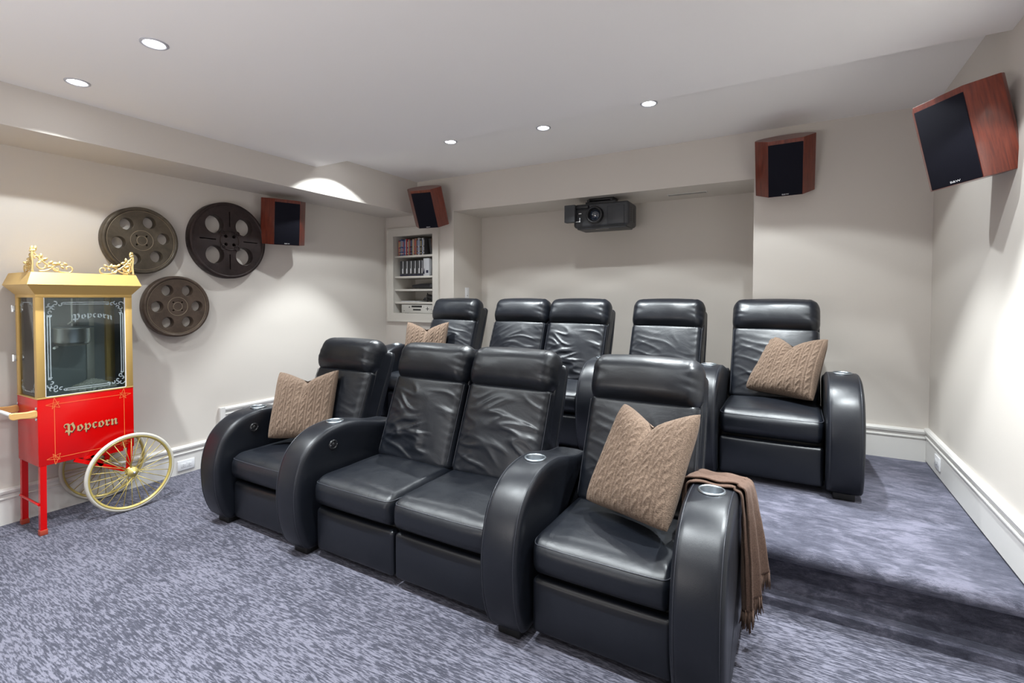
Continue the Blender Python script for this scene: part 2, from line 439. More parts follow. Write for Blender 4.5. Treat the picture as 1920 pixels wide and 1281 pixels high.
def cut_arm(vf):
    o = mk('tmp', vf, 'leather2'); c = mk('tmpc', mv(lathe([(.0001, 0), (.041, 0), (.041, .1), (.0001, .1)], 40), (0, CUPY, .585)), 'leather2')
    bm = bmesh.new(); bm.from_mesh(c.data); bmesh.ops.remove_doubles(bm, verts=bm.verts, dist=.0005); bmesh.ops.recalc_face_normals(bm, faces=bm.faces); bm.to_mesh(c.data); bm.free()
    bm = bmesh.new(); bm.from_mesh(o.data); bmesh.ops.recalc_face_normals(bm, faces=bm.faces); bm.to_mesh(o.data); bm.free()
    md = o.modifiers.new('b', 'BOOLEAN'); md.operation = 'DIFFERENCE'; md.object = c; md.solver = 'EXACT'
    dg = bpy.context.evaluated_depsgraph_get(); me = D.meshes.new_from_object(o.evaluated_get(dg))
    D.objects.remove(o); D.objects.remove(c)
    me.set_sharp_from_angle(angle=radians(50)); me.name = 'armrest'
    return me
ARM = cut_arm(arm_mesh(.168))
cup = mv(lathe([(.0001, -.058), (.030, -.058), (.036, -.05), (.0385, .0), (.0405, .004), (.044, .0055), (.048, .003), (.049, -.001)], 40), (0, CUPY, .650))
SHARED = {}
def sh(key, name, vf_fn, m, parent, smooth=True):
    if key in SHARED: return mk(name, SHARED[key], None, parent)
    o = mk(name, vf_fn(), m, parent, smooth); SHARED[key] = o.data; return o

def cushion(seed):
    def fn(x, y, z):
        u = x/(WS/2); v = y/.28
        top = max(0, z/.085)
        z += .020*top*(1-u*u)*(1-min(1, abs(v))**3) - (.006 if top > 0 else 0)
        fr = max(0, -y-.2)/.08
        y -= .016*fr*(1-u**4)*(1-abs(z/.09)**2)
        q = noise.noise(Vector((x*5+seed, y*5, 3)))
        edge = max(0, abs(u)-.45)
        z += top*.0035*sin((abs(x)*60+y*25+q*5))*edge*max(0, 1-abs(y+.2)*5)
        # welt recess on the front face, 40 mm under the top
        return [x, y, z+.003*q*top]
    return rbox((0, .268, .352), (WS, .56, .160), (.034, .070, .055), (36, 30, 8), 5, fn)
def footrest():
    def fn(x, y, z):
        u = x/(WS/2); w = z/.105
        if y < 0: y -= .012*(1-u**4)*(1-w*w)
        return [x, y, z]
    return rbox((0, .032, .152), (WS-.004, .05, .216), (.020, .018, .020), (14, 2, 10), 4, fn)
LEAN = radians(21)
def lean(vf, y0=.475, z0=.405):
    c, s = cos(LEAN), sin(LEAN)
    return [(x, y0+y*c+z*s, z0-y*s+z*c) for x, y, z in vf[0]], vf[1]
def lumbar(seed, amp):
    def fn(x, y, z):
        u = x/.26; w = z/.235
        f = max(0, -y/.075)
        # wings: cushion sides curve back
        y += .018*abs(u)**3*f
        y -= .020*f*(1-u*u)*(1-w*w)
        p = Vector((x*4+seed, z*4, seed*.7))
        q = noise.noise(p)
        # creases: long irregular folds sagging below the middle of the cushion
        cx = .05*sin(seed*3)
        w1 = .03*noise.noise(Vector((x*5+seed, z*5, 1.7)))
        a = z+1.3*(x-cx)**2-.15*(x-cx)+w1; b = z+.38*(x-cx)+w1
        def crease(t, al, k): 
            return max(0, 1-abs(noise.noise(Vector((t, al, k))))*3.2)**1.5
        c1 = crease(a*17, x*4+2*w1, seed+.3); c2 = crease(b*14+5, (x-z)*3.5, seed+7.1)
        m1 = min(1, max(0, noise.noise(Vector((x*4+9+seed, z*4, 0)))*2.2+.55)); m2 = min(1, max(0, noise.noise(Vector((x*4-4, z*4+seed, 2)))*2.2+.45))
        msk = max(0, 1-abs(w+.12)**4)*max(0, 1-abs(u)**6)
        y += f*amp*msk*(-.0105*m1*(c1-.3)-.0095*m2*(c2-.3))
        e = max(0, abs(u)-.7)/.3
        y += f*.003*e*sin(z*120+q*6)*(.5+.5*q)
        y += f*.004*q
        return [x*(1-.015*w), y, z]
    return lean(rbox((0, 0, .240), (.52, .15, .498), (.040, .055, .030), (66, 5, 58), 5, fn))
def headrest(seed):
    def fn(x, y, z):
        u = x/.26; w = z/.118
        f = max(0, -y/.08)
        y -= .030*f*(1-u**4)*(1-w*w)
        z += .010*(1-u*u)*max(0, w) 
        e = max(0, abs(u)-.55)/.45
        q = noise.noise(Vector((x*7+seed, y*4, z*7)))
        y += f*.011*e**1.4*noise.noise(Vector((x*5+seed, 3.3, z*34+x*6)))
        z += .002*e*sin(x*160)*max(0, w)
        y += f*.005*q
        # crown line falls back towards the shell
        return [x, y, z]
    return lean(rbox((0, -.004, .575), (.525, .165, .238), (.060, .075, .075), (60, 6, 34), 6, fn))
def shell():
    def fn(x, y, z):
        w = z/.33
        return [x*(1-.03*max(0, w)**2), y, z]
    return lean(rbox((0, .105, .300), (.535, .055, .70), (.022, .022, .03), (4, 2, 10), 3, fn))
def sidepanel():
    a = rbox((-.250, .045, .30), (.022, .11, .66), (.010, .02, .02), (2, 3, 8), 3)
    return lean(a)
def seat_pipe():
    pts = []; z = .052; f = sqrt(1-((z-.025)/.055)**2)
    base = [(-WS/2+.034-.034*f, .05-.1*k) for k in (-2, -1, 0, 1)]
    base += [(-WS/2+.034-.034*f*cos(a), -.21-.07*f*sin(a)) for a in (.0, .3, .6, .9, 1.2, 1.57)]
    base += [(x, -.21-.07*f) for x in (-.18, -.12, -.06, 0)]
    base += [(-x, y) for x, y in base[:-1]][::-1]
    for x, y in base:
        u = x/(WS/2); fr = max(0, -y-.2)/.08
        y -= .016*fr*(1-u**4)*(1-(z/.09)**2)
        pts.append((x, .268+y, .352+z-.006*.6+.020*.6*(1-u*u)*(1-min(1, abs(y/.28))**3)))
    return tube(pts, .0022, 6)
def back_pipe():
    pts = [(-.2515, -.050, .02), (-.2500, -.050, .22), (-.2480, -.050, .44), (-.2470, -.050, .46)]
    return lean(tube(catmull(pts, 6), .0017, 6))
def arm_pipe():
    return tube([(-(.084-.0145), y, z) for y, z in arm_profile()[6:-6]], .0017, 6)
def button():
    a = lathe([(.0001, .004), (.012, .004), (.0135, .0), (.0165, .001), (.0165, .006), (.0255, .005), (.028, -.002)], 32, 'x')
    return a
def dots(): return mv(lathe([(.0001, .0012), (.002, .0008), (.0024, 0)], 10, 'x'), (.0055, -.021, 0))
def recliner(cx, y0, z0, label, arms, seed, wr=.5, btn=(), group=None):
    t = thing('theater_recliner', label, 'recliner', (cx, y0, z0), group=group)
    sh('base', 'base', lambda: bbox((-.262, .06, .045), (.262, .56, .30), .01), 'foot', t)
    sh('footrest', 'footrest', footrest, 'leather2', t)
    s = sh('cush%d' % (seed % 2), 'seat_cushion', lambda: cushion(seed), 'leather', t)
    sh('spipe', 'piping', seat_pipe, 'pipe', s)
    b = sh('lum%d%.1f' % (seed % 3, wr), 'back_cushion', lambda: lumbar(seed, wr), 'leather', t)
    sh('bpipe', 'piping', back_pipe, 'pipe', b); sh('bpipe', 'piping', back_pipe, 'pipe', b).location = (.502, 0, 0)
    sh('head%d' % (seed % 2), 'headrest', lambda: headrest(seed), 'leather', t)
    sh('shell', 'back_shell', shell, 'leather2', t)
    sh('side', 'side_panel', sidepanel, 'leather2', t); sh('side', 'side_panel', sidepanel, 'leather2', t).location = (.5, 0, 0)
    for s in arms:
        a = mk('armrest', ARM, None, t, loc=(s*.3555, 0, 0))
        sh('apipe', 'piping', arm_pipe, 'pipe', a); sh('apipe', 'piping', arm_pipe, 'pipe', a).location = (.139, 0, 0)
        sh('cupm', 'cup_holder', lambda: cup, 'cup', a)['label'] = 'round metal cup holder'
        if s in btn:
            k = sh('btn', 'control_button', button, 'button', a); k.location = (.086, .142, .549)
            
            for dy in (0, .042): sh('dots', 'button_stud', dots, 'chrome', a).location = (.086, .142+dy, .549)
        sh('foot', 'foot', lambda: bbox((-.050, -.005, 0), (.050, .085, .045), .006), 'foot', a)
        sh('foot', 'foot', None, 'foot', a).location = (0, .50, 0)
    return t
Y0 = 1.665
F1, F2, F3, F4 = -2.600, -1.867, -1.327, -.608
recliner(F1, Y0, 0, 'front row black leather recliner at the left end holding a brown cushion', (-1, 1), 0, .35, (-1, 1))
recliner(F2, Y0, 0, 'left half of the front row black leather love seat, heavily creased back', (), 1, 1.0)
recliner(F3, Y0, 0, 'right half of the front row black leather love seat, creased back', (1,), 2, 1.0)
recliner(F4, Y0, 0, 'front row black leather recliner at the right end, under cushion and brown throw', (1,), 3, .3)
YB0 = 3.125
B = [-2.790, -2.079, -1.539, -.828, -.117]
recliner(B[0], YB0, ZP, 'back row black leather recliner at the left end, in front of the media shelves', (-1, 1), 4, .35)
recliner(B[1], YB0, ZP, 'left half of the back row black leather love seat', (), 5, .5)
recliner(B[2], YB0, ZP, 'right half of the back row black leather love seat, creased back', (1,), 1, 1.0)
recliner(B[3], YB0, ZP, 'back row black leather recliner behind the front row right end seat', (1,), 3, .3)
recliner(B[4], YB0, ZP, 'back row black leather recliner at the right end on the raised carpet', (1,), 0, .35)

# ------------------------------------------------------------------ cushions
def pillow(label, TL, TR, BL, BR, dent, seed, thick=.075, slump=.0):
    TL, TR, BL, BR = map(Vector, (TL, TR, BL, BR))
    C = (TL+TR+BL+BR)/4
    nrm = ((TR-TL)+(BR-BL)).cross((TL-BL)+(TR-BR)).normalized()
    if nrm.dot(Vector((0, -1, .2))) < 0: nrm = -nrm
    def pt(u, v, side):
        # bilinear corner patch
        a, b = (u+1)/2, (v+1)/2
        p = BL.lerp(BR, a).lerp(TL.lerp(TR, a), b)
        ex = (TR-TL+BR-BL)/4; ey = (TL-BL+TR-BR)/4
        p = p - ex*u*.045*(1-v*v)*abs(u)**1.5 - ey*v*.035*(1-u*u)*abs(v)**1.5
        k = (u*u*v*v)**2.2; p = p - (ex*u+ey*v)*.045*k
        d0 = .04*sin(seed)
        p = p - ey*dent*(max(0, 1-abs(u-d0)))**1.25*b**1.8*1.0
        t = thick*(max(0, 1-abs(u)**3.2))**.5*(max(0, 1-abs(v)**3.2))**.5
        q = noise.noise(Vector((u*1.6+seed, v*1.6, side)))
        t *= 1+.18*q
        # crease running down from the chopped middle of the top edge
        t -= dent*.10*exp(-((u-d0)/.13)**2)*max(0, v)**1.2*(1 if side > 0 else .4)
        # knit relief
        W = u*.22; H = v*.22
        if side > 0:
            per = .052; k = math.floor(W/per); s = W-(k+.5)*per
            ph = H/.046*2*pi+k*1.3
            o1 = .0065*sin(ph/2)
            h = 0
            ang = (ph % (2*pi))/(2*pi)
            sl = s-(-.011+.022*ang)
            h = .0055*exp(-(sl/.0058)**2)*max(0, sin(pi*ang))**.5
            h -= .0055*exp(-((abs(s)-.0170)/.0030)**2); h += .0018*exp(-((abs(s)-.0222)/.0026)**2)
            t += h*(1-max(abs(u), abs(v))**8)
        t += .0015*noise.noise(Vector((u*18, v*18, seed)))*(1-max(abs(u), abs(v))**8)
        return p + nrm*t*side
    n = 170; V = []; F = []
    def grid(side, n):
        b = len(V)
        for i in range(n+1):
            for j in range(n+1):
                V.append(pt(-1+2*i/n, -1+2*j/n, side))
        for i in range(n):
            for j in range(n):
                q = (b+i*(n+1)+j, b+(i+1)*(n+1)+j, b+(i+1)*(n+1)+j+1, b+i*(n+1)+j+1)
                F.append(q if side > 0 else q[::-1])
    grid(1, n); grid(-1, 50)
    V = [v-C for v in V]
    o = mk('throw_cushion', (V, F), 'knit', loc=C)
    return tag(o, label, 'cushion')
pillow('brown cable knit cushion on the front row left end recliner', (-2.905, 2.0, .868), (-2.555, 2.20, .885), (-2.80, 1.84, .475), (-2.47, 2.04, .475), .34, 1)
pillow('largest brown cable knit cushion, on the front row right end recliner beside the throw', (-.655, 2.13, .885), (-.300, 2.01, .905), (-.775, 1.965, .475), (-.385, 1.80, .49), .38, 2, .08)
pillow('light brown cable knit cushion on the back row left end recliner, half hidden', (-3.085, 3.42, 1.128), (-2.73, 3.60, 1.13), (-3.03, 3.29, .745), (-2.69, 3.45, .745), .40, 3)
pillow('brown cable knit cushion tilted against the back row right end recliner arm', (-.128, 3.74, 1.105), (.19, 3.56, 1.10), (-.285, 3.56, .745), (.105, 3.36, .735), .38, 4, .08)

# ------------------------------------------------------------------ throw blanket
def blanket():
    ax = F4+.3555; L = ax-.084; R = ax+.084
    arm = arm_profile()[:-6]
    def top(y):   # arm top height at world y
        yy = y-Y0; best = .6
        for i in range(len(arm)-1):
            (a, za), (b, zb) = arm[i], arm[i+1]
            if za > .55 and min(a, b) <= yy <= max(a, b) and b != a: best = za+(zb-za)*(yy-a)/(b-a)
        return best+.008
    objs = []
    def sheet(y0, y1, off, zl, zr, ph, out, nt=60, yb0=None, yb1=None):
        ns = 90; V = []; F = []; hem = []
        for j in range(nt+1):
            t = j/nt
            row = []
            y = y0+(y1-y0)*t
            zt = top(y)+off
            hang_r = zt-zr(t)
            for i in range(ns+1):
                s = i/ns
                # path: up the inner side, over, down the outer side
                li = zt-zl; lo = .185; lr = hang_r
                d = s*(li+lo+lr)
                fold = sin(t*pi*2*2.6+ph)
                if d < li: x, z = L-.006-off, zl+d; k = 0
                elif d < li+lo: x, z = L-.006-off+(d-li)/lo*(.18+2*off), zt; k = 0
                else: x, z = R+.006+off, zt-(d-li-lo); k = (d-li-lo)/max(.01, lr)
                # rounded shoulders
                for cx, sg in ((L-.006-off, -1), (R+.006+off, 1)):
                    r = .028
                    ix = cx-sg*r; iz = zt-r
                    if (x-ix)*sg > 0 and z > iz:
                        v = Vector((x-ix, z-iz)); v = v.normalized()*r if v.length > r*.5 else v; x, z = ix+v.x, iz+v.y
                kk = k**.7
                x += kk*(.014+out*t+.016*fold*(1+.3*sin(k*3)))
                yy = y
                if k > 0: yy += kk*(.012*cos(t*pi*2*2.6+ph)-.02*(t-.5)+.014*t)
                elif z >= zt-.002: z += .003*fold+.003*sin(x*60+t*9)
                else: x -= .004*(1+fold)
                row.append(len(V)); V.append((x+.0012*noise.noise(Vector((x*30, yy*30, z*30))), yy, z))
            hem.append(V[row[-1]]); objs.append(None)
            if j:
                for i in range(ns): F.append((prev[i], prev[i+1], row[i+1], row[i]))
            prev = row
        return (V, F), hem
    a, h1 = sheet(1.935, 2.16, .002, .50, lambda t: .205-.02*sin(t*5), .4, .030)
    b, h2 = sheet(1.950, 2.22, .015, .54, lambda t: .235-.03*sin(t*4+1)+.02*t, 2.0, .055)
    o = mk('throw_blanket', join(a, b), 'throw'); tag(o, 'brown wool throw with fringe draped over the front row right end armrest', 'blanket')
    md = o.modifiers.new('thickness', 'SOLIDIFY'); md.thickness = .006; md.offset = 0
    fr = []
    for hem in (h1, h2):
        for i in range(0, len(hem), 1):
            p = Vector(hem[i])
            for q in range(2):
                d = Vector((random.uniform(-.006, .006), random.uniform(-.006, .006), 0)); l = random.uniform(.05, .075)
                fr.append(tube([p+Vector((0, 0, .004))+d*.2, p+d*.7+Vector((0, 0, -l*.5)), p+d*1.4+Vector((random.uniform(-.004, .004), 0, -l))], [.0022, .0022, .0012], 4))
    mk('fringe', join(*fr), 'throw', o, kind='stuff')
blanket()

# ------------------------------------------------------------------ film reels on the left wall
RZ = Matrix(((0, 0, 1, 0), (1, 0, 0, 0), (0, 1, 0, 0), (0, 0, 0, 1)))   # xy plane -> wall plane facing +x (x->y, y->z, z->x)
def reel(label, y, z, R, m, six=True, a0=0):
    t = thing('film_reel', label, 'film reel', (XL+.004, y, z))
    if six:
        holes = [circ(.60*R*cos(a0+i*pi/3), .60*R*sin(a0+i*pi/3), .188*R, 28) for i in range(6)]
        holes += [circ(.185*R*cos(pi/4+i*pi/2), .185*R*sin(pi/4+i*pi/2), .040*R, 12) for i in range(4)]
        body = curve2d([circ(0, 0, R*.99, 96)]+holes, .055, .003)
        mk('disc', xf(mv(body, (0, 0, .0275)), RZ), m, t, smooth='auto')
        mk('rim', lathe([(R*.90, .055), (R*.905, .060), (R*.975, .063), (R*1.0, .057), (R*1.0, .004), (R*.985, .002)], 96, 'x'), m, t)
        for r, nm in ((.885, 'groove'), (.30, 'groove'), (.135, 'groove')):
            mk(nm, lathe([(R*r-.0018, .0545), (R*r-.0012, .0564), (R*r+.0012, .0564), (R*r+.0018, .0545)], 64, 'x'), 'groove', t)
        back = mk('hub_plate', lathe([(.0001, .012), (R*.25, .012)], 32, 'x'), 'dark', t)
    else:
        holes = [circ(.56*R*cos(pi/4+i*pi/2), .56*R*sin(pi/4+i*pi/2), .245*R, 36) for i in range(4)]
        def slot(a):
            P = []
            for (r, w) in ((.36, -.013), (.78, -.013), (.78, .013), (.36, .013)): P.append((R*(r*cos(a)-1.7*w*sin(a)), R*(r*sin(a)+1.7*w*cos(a))))
            return P
        holes += [slot(i*pi/2) for i in range(4)]
        holes += [circ(.15*R*cos(pi/4+i*pi/2), .15*R*sin(pi/4+i*pi/2), .052*R, 16) for i in range(4)]
        body = curve2d([circ(0, 0, R, 110)]+holes, .066, .003)
        mk('disc', xf(mv(body, (0, 0, .033)), RZ), m, t, smooth='auto')
        mk('rim', lathe([(R*.93, .066), (R*.94, .070), (R*.985, .070), (R*1.005, .064), (R*1.005, .004), (R*.99, .002)], 96, 'x'), m, t)
        for i in range(4):
            a = pi/4+i*pi/2
            for rr in (.27,):
                c = (R*rr*cos(a), R*rr*sin(a))
                pts = [(.068, c[0]+R*.062*cos(k*2*pi/20), c[1]+R*.062*sin(k*2*pi/20)) for k in range(20)]
                mk('hub_loop', tube(pts, .0045, 6, closed=True), m, t)
        mk('hub_ring', lathe([(R*.235, .066), (R*.24, .072), (R*.255, .072), (R*.26, .066)], 48, 'x'), m, t)
    return t
reel('bronze film reel with six holes, upper left above the popcorn cart roof', 1.70, 1.745, .232, 'bronze', a0=pi/2-.35)
reel('largest film reel, nearly black with four big holes and slots', 2.315, 1.805, .303, 'iron', False)
reel('smallest brown film reel with six holes, lowest on the left wall', 1.925, 1.278, .226, 'bronze2', a0=0)

# ------------------------------------------------------------------ loudspeakers
def speaker(label, loc, face, tilt, roll=0, H=.39, bracket=None, s=1):
    """face: heading angle of the front in plan; tilt: downwards"""
    t = thing('wall_speaker', label, 'speaker', loc)
    t.rotation_euler = Matrix.Rotation(face, 3, 'Z').to_euler()
    t.rotation_euler = (Matrix.Rotation(face, 3, 'Z') @ Matrix.Rotation(tilt, 3, 'X') @ Matrix.Rotation(roll, 3, 'Y')).to_euler()
    # local: front faces -y, width along x
    w = .183*s; g = .106*s
    plan = [(-g, -.10*s), (g, -.10*s), (w-.006, -.022*s), (w, -.013*s)]
    plan += [(w*cos(a), -.010*s+.085*s*sin(a)) for a in [pi*i/24 for i in range(1, 24)]]+[(-w, -.013*s), (-w+.006, -.022*s)]
    mk('cabinet', curve2d([plan], H, .003), 'wood', t, smooth='auto')
    mk('grille', bbox((-g+.001, -.1065*s, -H/2+.002), (g-.001, -.099*s, H/2-.026), .003), 'grille', t)
    tb = text2d('B&W', .020, 0)
    b = mk('badge', ([(v[0], -.1070*s, -H/2+.010+v[1]*.62) for v in tb[0]], tb[1]), 'plate', t, smooth=False, kind='stuff')
    b['label'] = 'tiny white lettered badge'
    if bracket:
        bw = mk('wall_bracket', bracket, 'proj', t)
        bw.matrix_parent_inverse = Matrix(); 
    return t
brk = join(tube([(0, .06, .02), (0, .11, .03)], .010, 10), bbox((-.03, .105, -.01), (.03, .112, .08), .003))
speaker('cherry wood loudspeaker on the left wall beside the dark film reel', (-3.923, 2.758, 2.009), radians(74), radians(8.3), radians(-1.1), bracket=brk)
speaker('cherry wood loudspeaker tilted down in the back left corner above the shelves', (-3.251, 3.933, 2.274), radians(13.8), radians(27), radians(-1.1), bracket=brk)
speaker('upright cherry wood loudspeaker on the back wall right of the projector', (-.076, 4.003, 2.289), radians(4.3), radians(26), radians(-1.9), bracket=brk)
speaker('largest looking cherry wood loudspeaker tilted down high on the right wall', (.640, 2.875, 2.056), radians(-50.3), radians(12.9), radians(-3.6), bracket=brk)

# ------------------------------------------------------------------ projector
def projector():
    t = thing('projector', 'black ceiling projector hanging in the back wall niche', 'projector', (-1.505, 4.30, 1.962), rz=radians(1.5))
    # local: front towards -y
    mk('casing', rbox((0, .0, .120), (.51, .27, .215), (.03, .03, .03), (4, 4, 4), 4), 'proj', t)
    mk('lower_casing', bbox((-.225, -.11, .0), (.225, .11, .018), .006), 'proj', t)
    mk('lens_ring', mv(lathe([(.046, .03), (.052, .0), (.057, -.040), (.068, -.046), (.075, -.036), (.078, .01)], 40, 'y'), (-.045, -.135, .118)), 'projd', t)
    mk('lens', mv(lathe([(.0001, -.026), (.025, -.022), (.048, -.008)], 32, 'y'), (-.045, -.136, .118)), 'lens', t)
    mk('front_panel', bbox((.065, -.142, .03), (.215, -.133, .19), .004), 'proj', t)
    mk('lens_slide_box', bbox((-.315, -.20, .060), (-.215, -.14, .215), .004), 'proj', t)
    mk('slide_arm', bbox((-.215, -.175, .180), (-.10, -.142, .205), .003), 'projd', t)
    mk('slide_clip', bbox((-.205, -.19, .058), (-.165, -.145, .064), .001), 'chrome', t)
    mk('slide_clip', bbox((-.175, -.19, .064), (-.167, -.145, .095), .001), 'chrome', t)
    mk('slide_clip', bbox((-.185, -.18, .13), (-.160, -.145, .137), .001), 'chrome', t)
    for yy in (-.075, .02):
        for i in range(8):
            SHARED['pv'] = mk('vent_slot', SHARED.get('pv') or bbox((0, 0, 0), (.003, .07, .007), .001), 'projd', t, loc=(.2535, yy, .055+i*.016)).data
    mk('label_strip', box((-.06, -.08, -.001), (.06, -.070, .0)), 'silver', t, smooth=False)
    for yy in (-.09, .08): mk('mount_rail', bbox((-.15, yy-.012, .226), (.13, yy+.012, .246), .003), 'projd', t)
    for xx in (-.12, .09): mk('mount_arm', bbox((xx-.012, -.11, .244), (xx+.012, .10, .262), .003), 'projd', t)
    mk('ceiling_plate', bbox((-.13, -.07, .260), (.10, .07, .2805), .003), 'projd', t)
projector()

# ------------------------------------------------------------------ media shelves and what they hold
def shelves():
    t = thing('media_shelf', 'cream built-in wall shelf unit in the back left corner', 'shelf', ((CX0+CX1)/2, YB, CZ0))
    O = Vector(t.location)
    def L(vf): return [(v[0]-O.x, v[1]-O.y, v[2]-O.z) for v in vf[0]], vf[1]
    fo = (-3.988, -3.282, 1.090, 2.100); y0, y1 = YB-.022, YB
    i = (CX0, CX1, CZ0, CZ1)
    out = [(fo[0], fo[2]), (fo[1], fo[2]), (fo[1], fo[3]), (fo[0], fo[3])]; inn = [(i[0], i[2]), (i[1], i[2]), (i[1], i[3]), (i[0], i[3])]
    fr = curve2d([out, inn], .022, .003)
    fr = [(v[0], YB-.011+v[2], v[1]) for v in fr[0]], fr[1]
    lip = curve2d([[(a+s*.012, b+u*.012) for (a, b), s, u in zip(out, (-1, 1, 1, -1), (-1, -1, 1, 1))], [(a-s*.0, b) for (a, b), s in zip(out, (-1, 1, 1, -1))]], .030, .002)
    lip = [(v[0], YB-.015+v[2], v[1]) for v in lip[0]], lip[1]
    mk('face_frame', L(fr), 'cab', t, smooth='auto'); mk('outer_molding', L(lip), 'cab', t, smooth='auto')
    d = .36
    mk('back_panel', L(join(quad((i[0], YB+d, i[2]), (i[1], YB+d, i[2]), (i[1], YB+d, i[3]), (i[0], YB+d, i[3])))), 'cab', t, smooth=False)
    mk('side_panel', L(box((i[0]-.002, YB-.001, i[2]), (i[0], YB+d, i[3]))), 'cab', t, smooth=False)
    mk('side_panel', L(box((i[1], YB-.001, i[2]), (i[1]+.002, YB+d, i[3]))), 'cab', t, smooth=False)
    mk('top_panel', L(box((i[0], YB-.001, i[3]), (i[1], YB+d, i[3]+.002))), 'cab', t, smooth=False)
    mk('bottom_panel', L(box((i[0], YB-.001, i[2]-.002), (i[1], YB+d, i[2]))), 'cab', t, smooth=False)
    for z in (1.812, 1.582, 1.438, 1.296):
        mk('shelf_board', L(bbox((i[0]+.001, YB+.01, z-.022), (i[1]-.001, YB+d, z), .003)), 'cab', t)
shelves()
def cmat(name, c, r=.45):
    if name not in M: M[name] = mat(name, c, r)
    return name
cols = [('red', (.45, .03, .04)), ('deep blue', (.03, .05, .16)), ('navy', (.02, .03, .09)), ('blue', (.05, .10, .28)), ('pale blue', (.25, .40, .55)), ('maroon', (.16, .02, .03)), ('cream', (.55, .45, .33)), ('brown', (.15, .08, .05)), ('black', (.015, .015, .018)), ('purple', (.14, .05, .16)), ('white', (.62, .62, .62)), ('dark grey', (.06, .06, .065)), ('tan', (.35, .22, .13))]
seq = [0, 1, 3, 2, 3, 4, 0, 2, 6, 5, 8, 7, 6, 9, 12, 5, 10, 11, 8, 10, 11]
x = -3.885; ords = {}
for k, ci in enumerate(seq):
    nm, c = cols[ci]; w = random.choice((.0145, .016, .018, .020)); h = random.choice((.172, .178, .184, .187)); y = YB+.03+random.uniform(0, .012)
    cm = cmat('spine '+nm, c)
    o = mk('disc_case', bbox((0, 0, 0), (w, .13, h), .0015, 1), cm, loc=(x, y, 1.8125))
    ORD = ('first', 'second', 'third', 'fourth', 'fifth', 'sixth', 'seventh', 'eighth', 'ninth', 'tenth', 'eleventh', 'twelfth', 'thirteenth', 'fourteenth', 'fifteenth', 'sixteenth', 'seventeenth', 'eighteenth', 'nineteenth', 'twentieth', 'twenty-first')
    tag(o, 'slim %s disc case, %s from the left on the top shelf' % (nm, ORD[k]), 'disc case', 'disc cases on the top shelf')
    pc = random.choice([(.6, .6, .6), (.5, .1, .08), (.2, .3, .5), (.55, .42, .2)])
    cn = cmat('print %.2f' % pc[0], pc)
    mk('spine_print', join(box((w*.25, -.0006, h*.55), (w*.75, .0005, h*.9)), box((w*.2, -.0006, h*.08), (w*.8, .0005, h*.18)), box((w*.3, -.0006, h*.25), (w*.7, .0005, h*.47))), cn, o, smooth=False, kind='stuff')
    x += w+.0012
# leaning cases at the right end
for k in range(3):
    o = mk('disc_case', bbox((0, 0, 0), (.014, .13, .172), .0015, 1), cmat('spine dark grey', (.06, .06, .065)) if k < 2 else cmat('spine brown', (.15, .08, .05)), loc=(-3.412+.016*k-.02, YB+.03, 1.8135))
    o.rotation_euler = (0, radians(-9), 0); o.location.x += .012
    tag(o, ['dark disc case leaning left', 'grey disc case leaning between two others', 'brown disc case leaning outermost at the right'][k]+' on the top shelf', 'disc case', 'disc cases on the top shelf')
for k in range(6):
    xx = -3.862+k*.0595
    t = thing('game_case', 'grey and black upright box, %s from the left on the second shelf' % ('first', 'second', 'third', 'fourth', 'fifth', 'sixth')[k], 'box', (xx, YB+.035, 1.5825), group='grey boxes on the second shelf')
    mk('cover', bbox((0, 0, 0), (.054 if k < 5 else .03, .12, .172), .002, 1), cmat('case dark', (.05, .052, .055)), t)
    w = .054 if k < 5 else .03
    mk('spine_art', join(box((w*.62, -.0008, .03), (w*.95, .001, .085)), box((w*.8, -.0008, .085), (w*.95, .001, .168))), cmat('case white', (.6, .6, .62)), t, smooth=False)
    mk('title_strip', box((w*.03, -.0008, .004), (w*.97, .001, .018)), cmat('case navy', (.02, .02, .05)), t, smooth=False)
t = thing('game_case', 'tall white and grey box at the right end of the second shelf', 'box', (-3.50, YB+.03, 1.5825))
mk('cover', bbox((-.02, 0, 0), (.06, .13, .19), .002, 1), cmat('case pale', (.55, .56, .58)), t)
mk('cover_art', join(box((.02, -.0008, .03), (.05, .001, .06)), quad((-.02, -.0009, .02), (0, -.0009, .02), (.0, -.0009, .09), (-.02, -.0009, .03))), cmat('case navy', (.02, .02, .05)), t, smooth=False)
tag(mk('tablet', bbox((-3.47, YB+.04, 1.5825), (-3.36, YB+.16, 1.5905), .002), cmat('spine black', (.015, .015, .018))), 'thin black device lying flat at the second shelf right end', 'tablet')
t = thing('media_player', 'low black media player box on the third shelf', 'media player', (-3.53, YB+.10, 1.4385))
mk('casing', rbox((0, 0, .032), (.30, .17, .052), (.02, .02, .02), (6, 4, 2), 3, lambda x, y, z: [x, y, z*(1-.5*max(0, -x/.15)**2)]), 'projd', t)
mk('front_strip', bbox((.115, -.0875, .014), (.145, -.084, .050), .001), 'proj', t)
t = thing('adapter_cable', 'tangle of black adapter and cables on the fourth shelf', 'cable', (-3.47, YB+.10, 1.2965))
mk('adapter', xf(bbox((-.06, -.03, 0), (.06, .03, .035), .006), Matrix.Translation((0.01, 0, .035)) @ Matrix.Rotation(radians(20), 4, 'Y')), 'projd', t)
mk('cable', join(*[tube(catmull([(random.uniform(-.07, .10), random.uniform(-.05, .05), random.uniform(.006, .06)) for _ in range(6)], 6), .0045, 6) for _ in range(3)]+[tube([(-.095, .06, .0), (-.09, .05, .10)], .006, 6), tube(catmull([(.04, -.05, .01), (.08, -.06, .035), (.11, -.04, .03), (.10, 0, .01)], 6), .008, 8)]), 'projd', t)
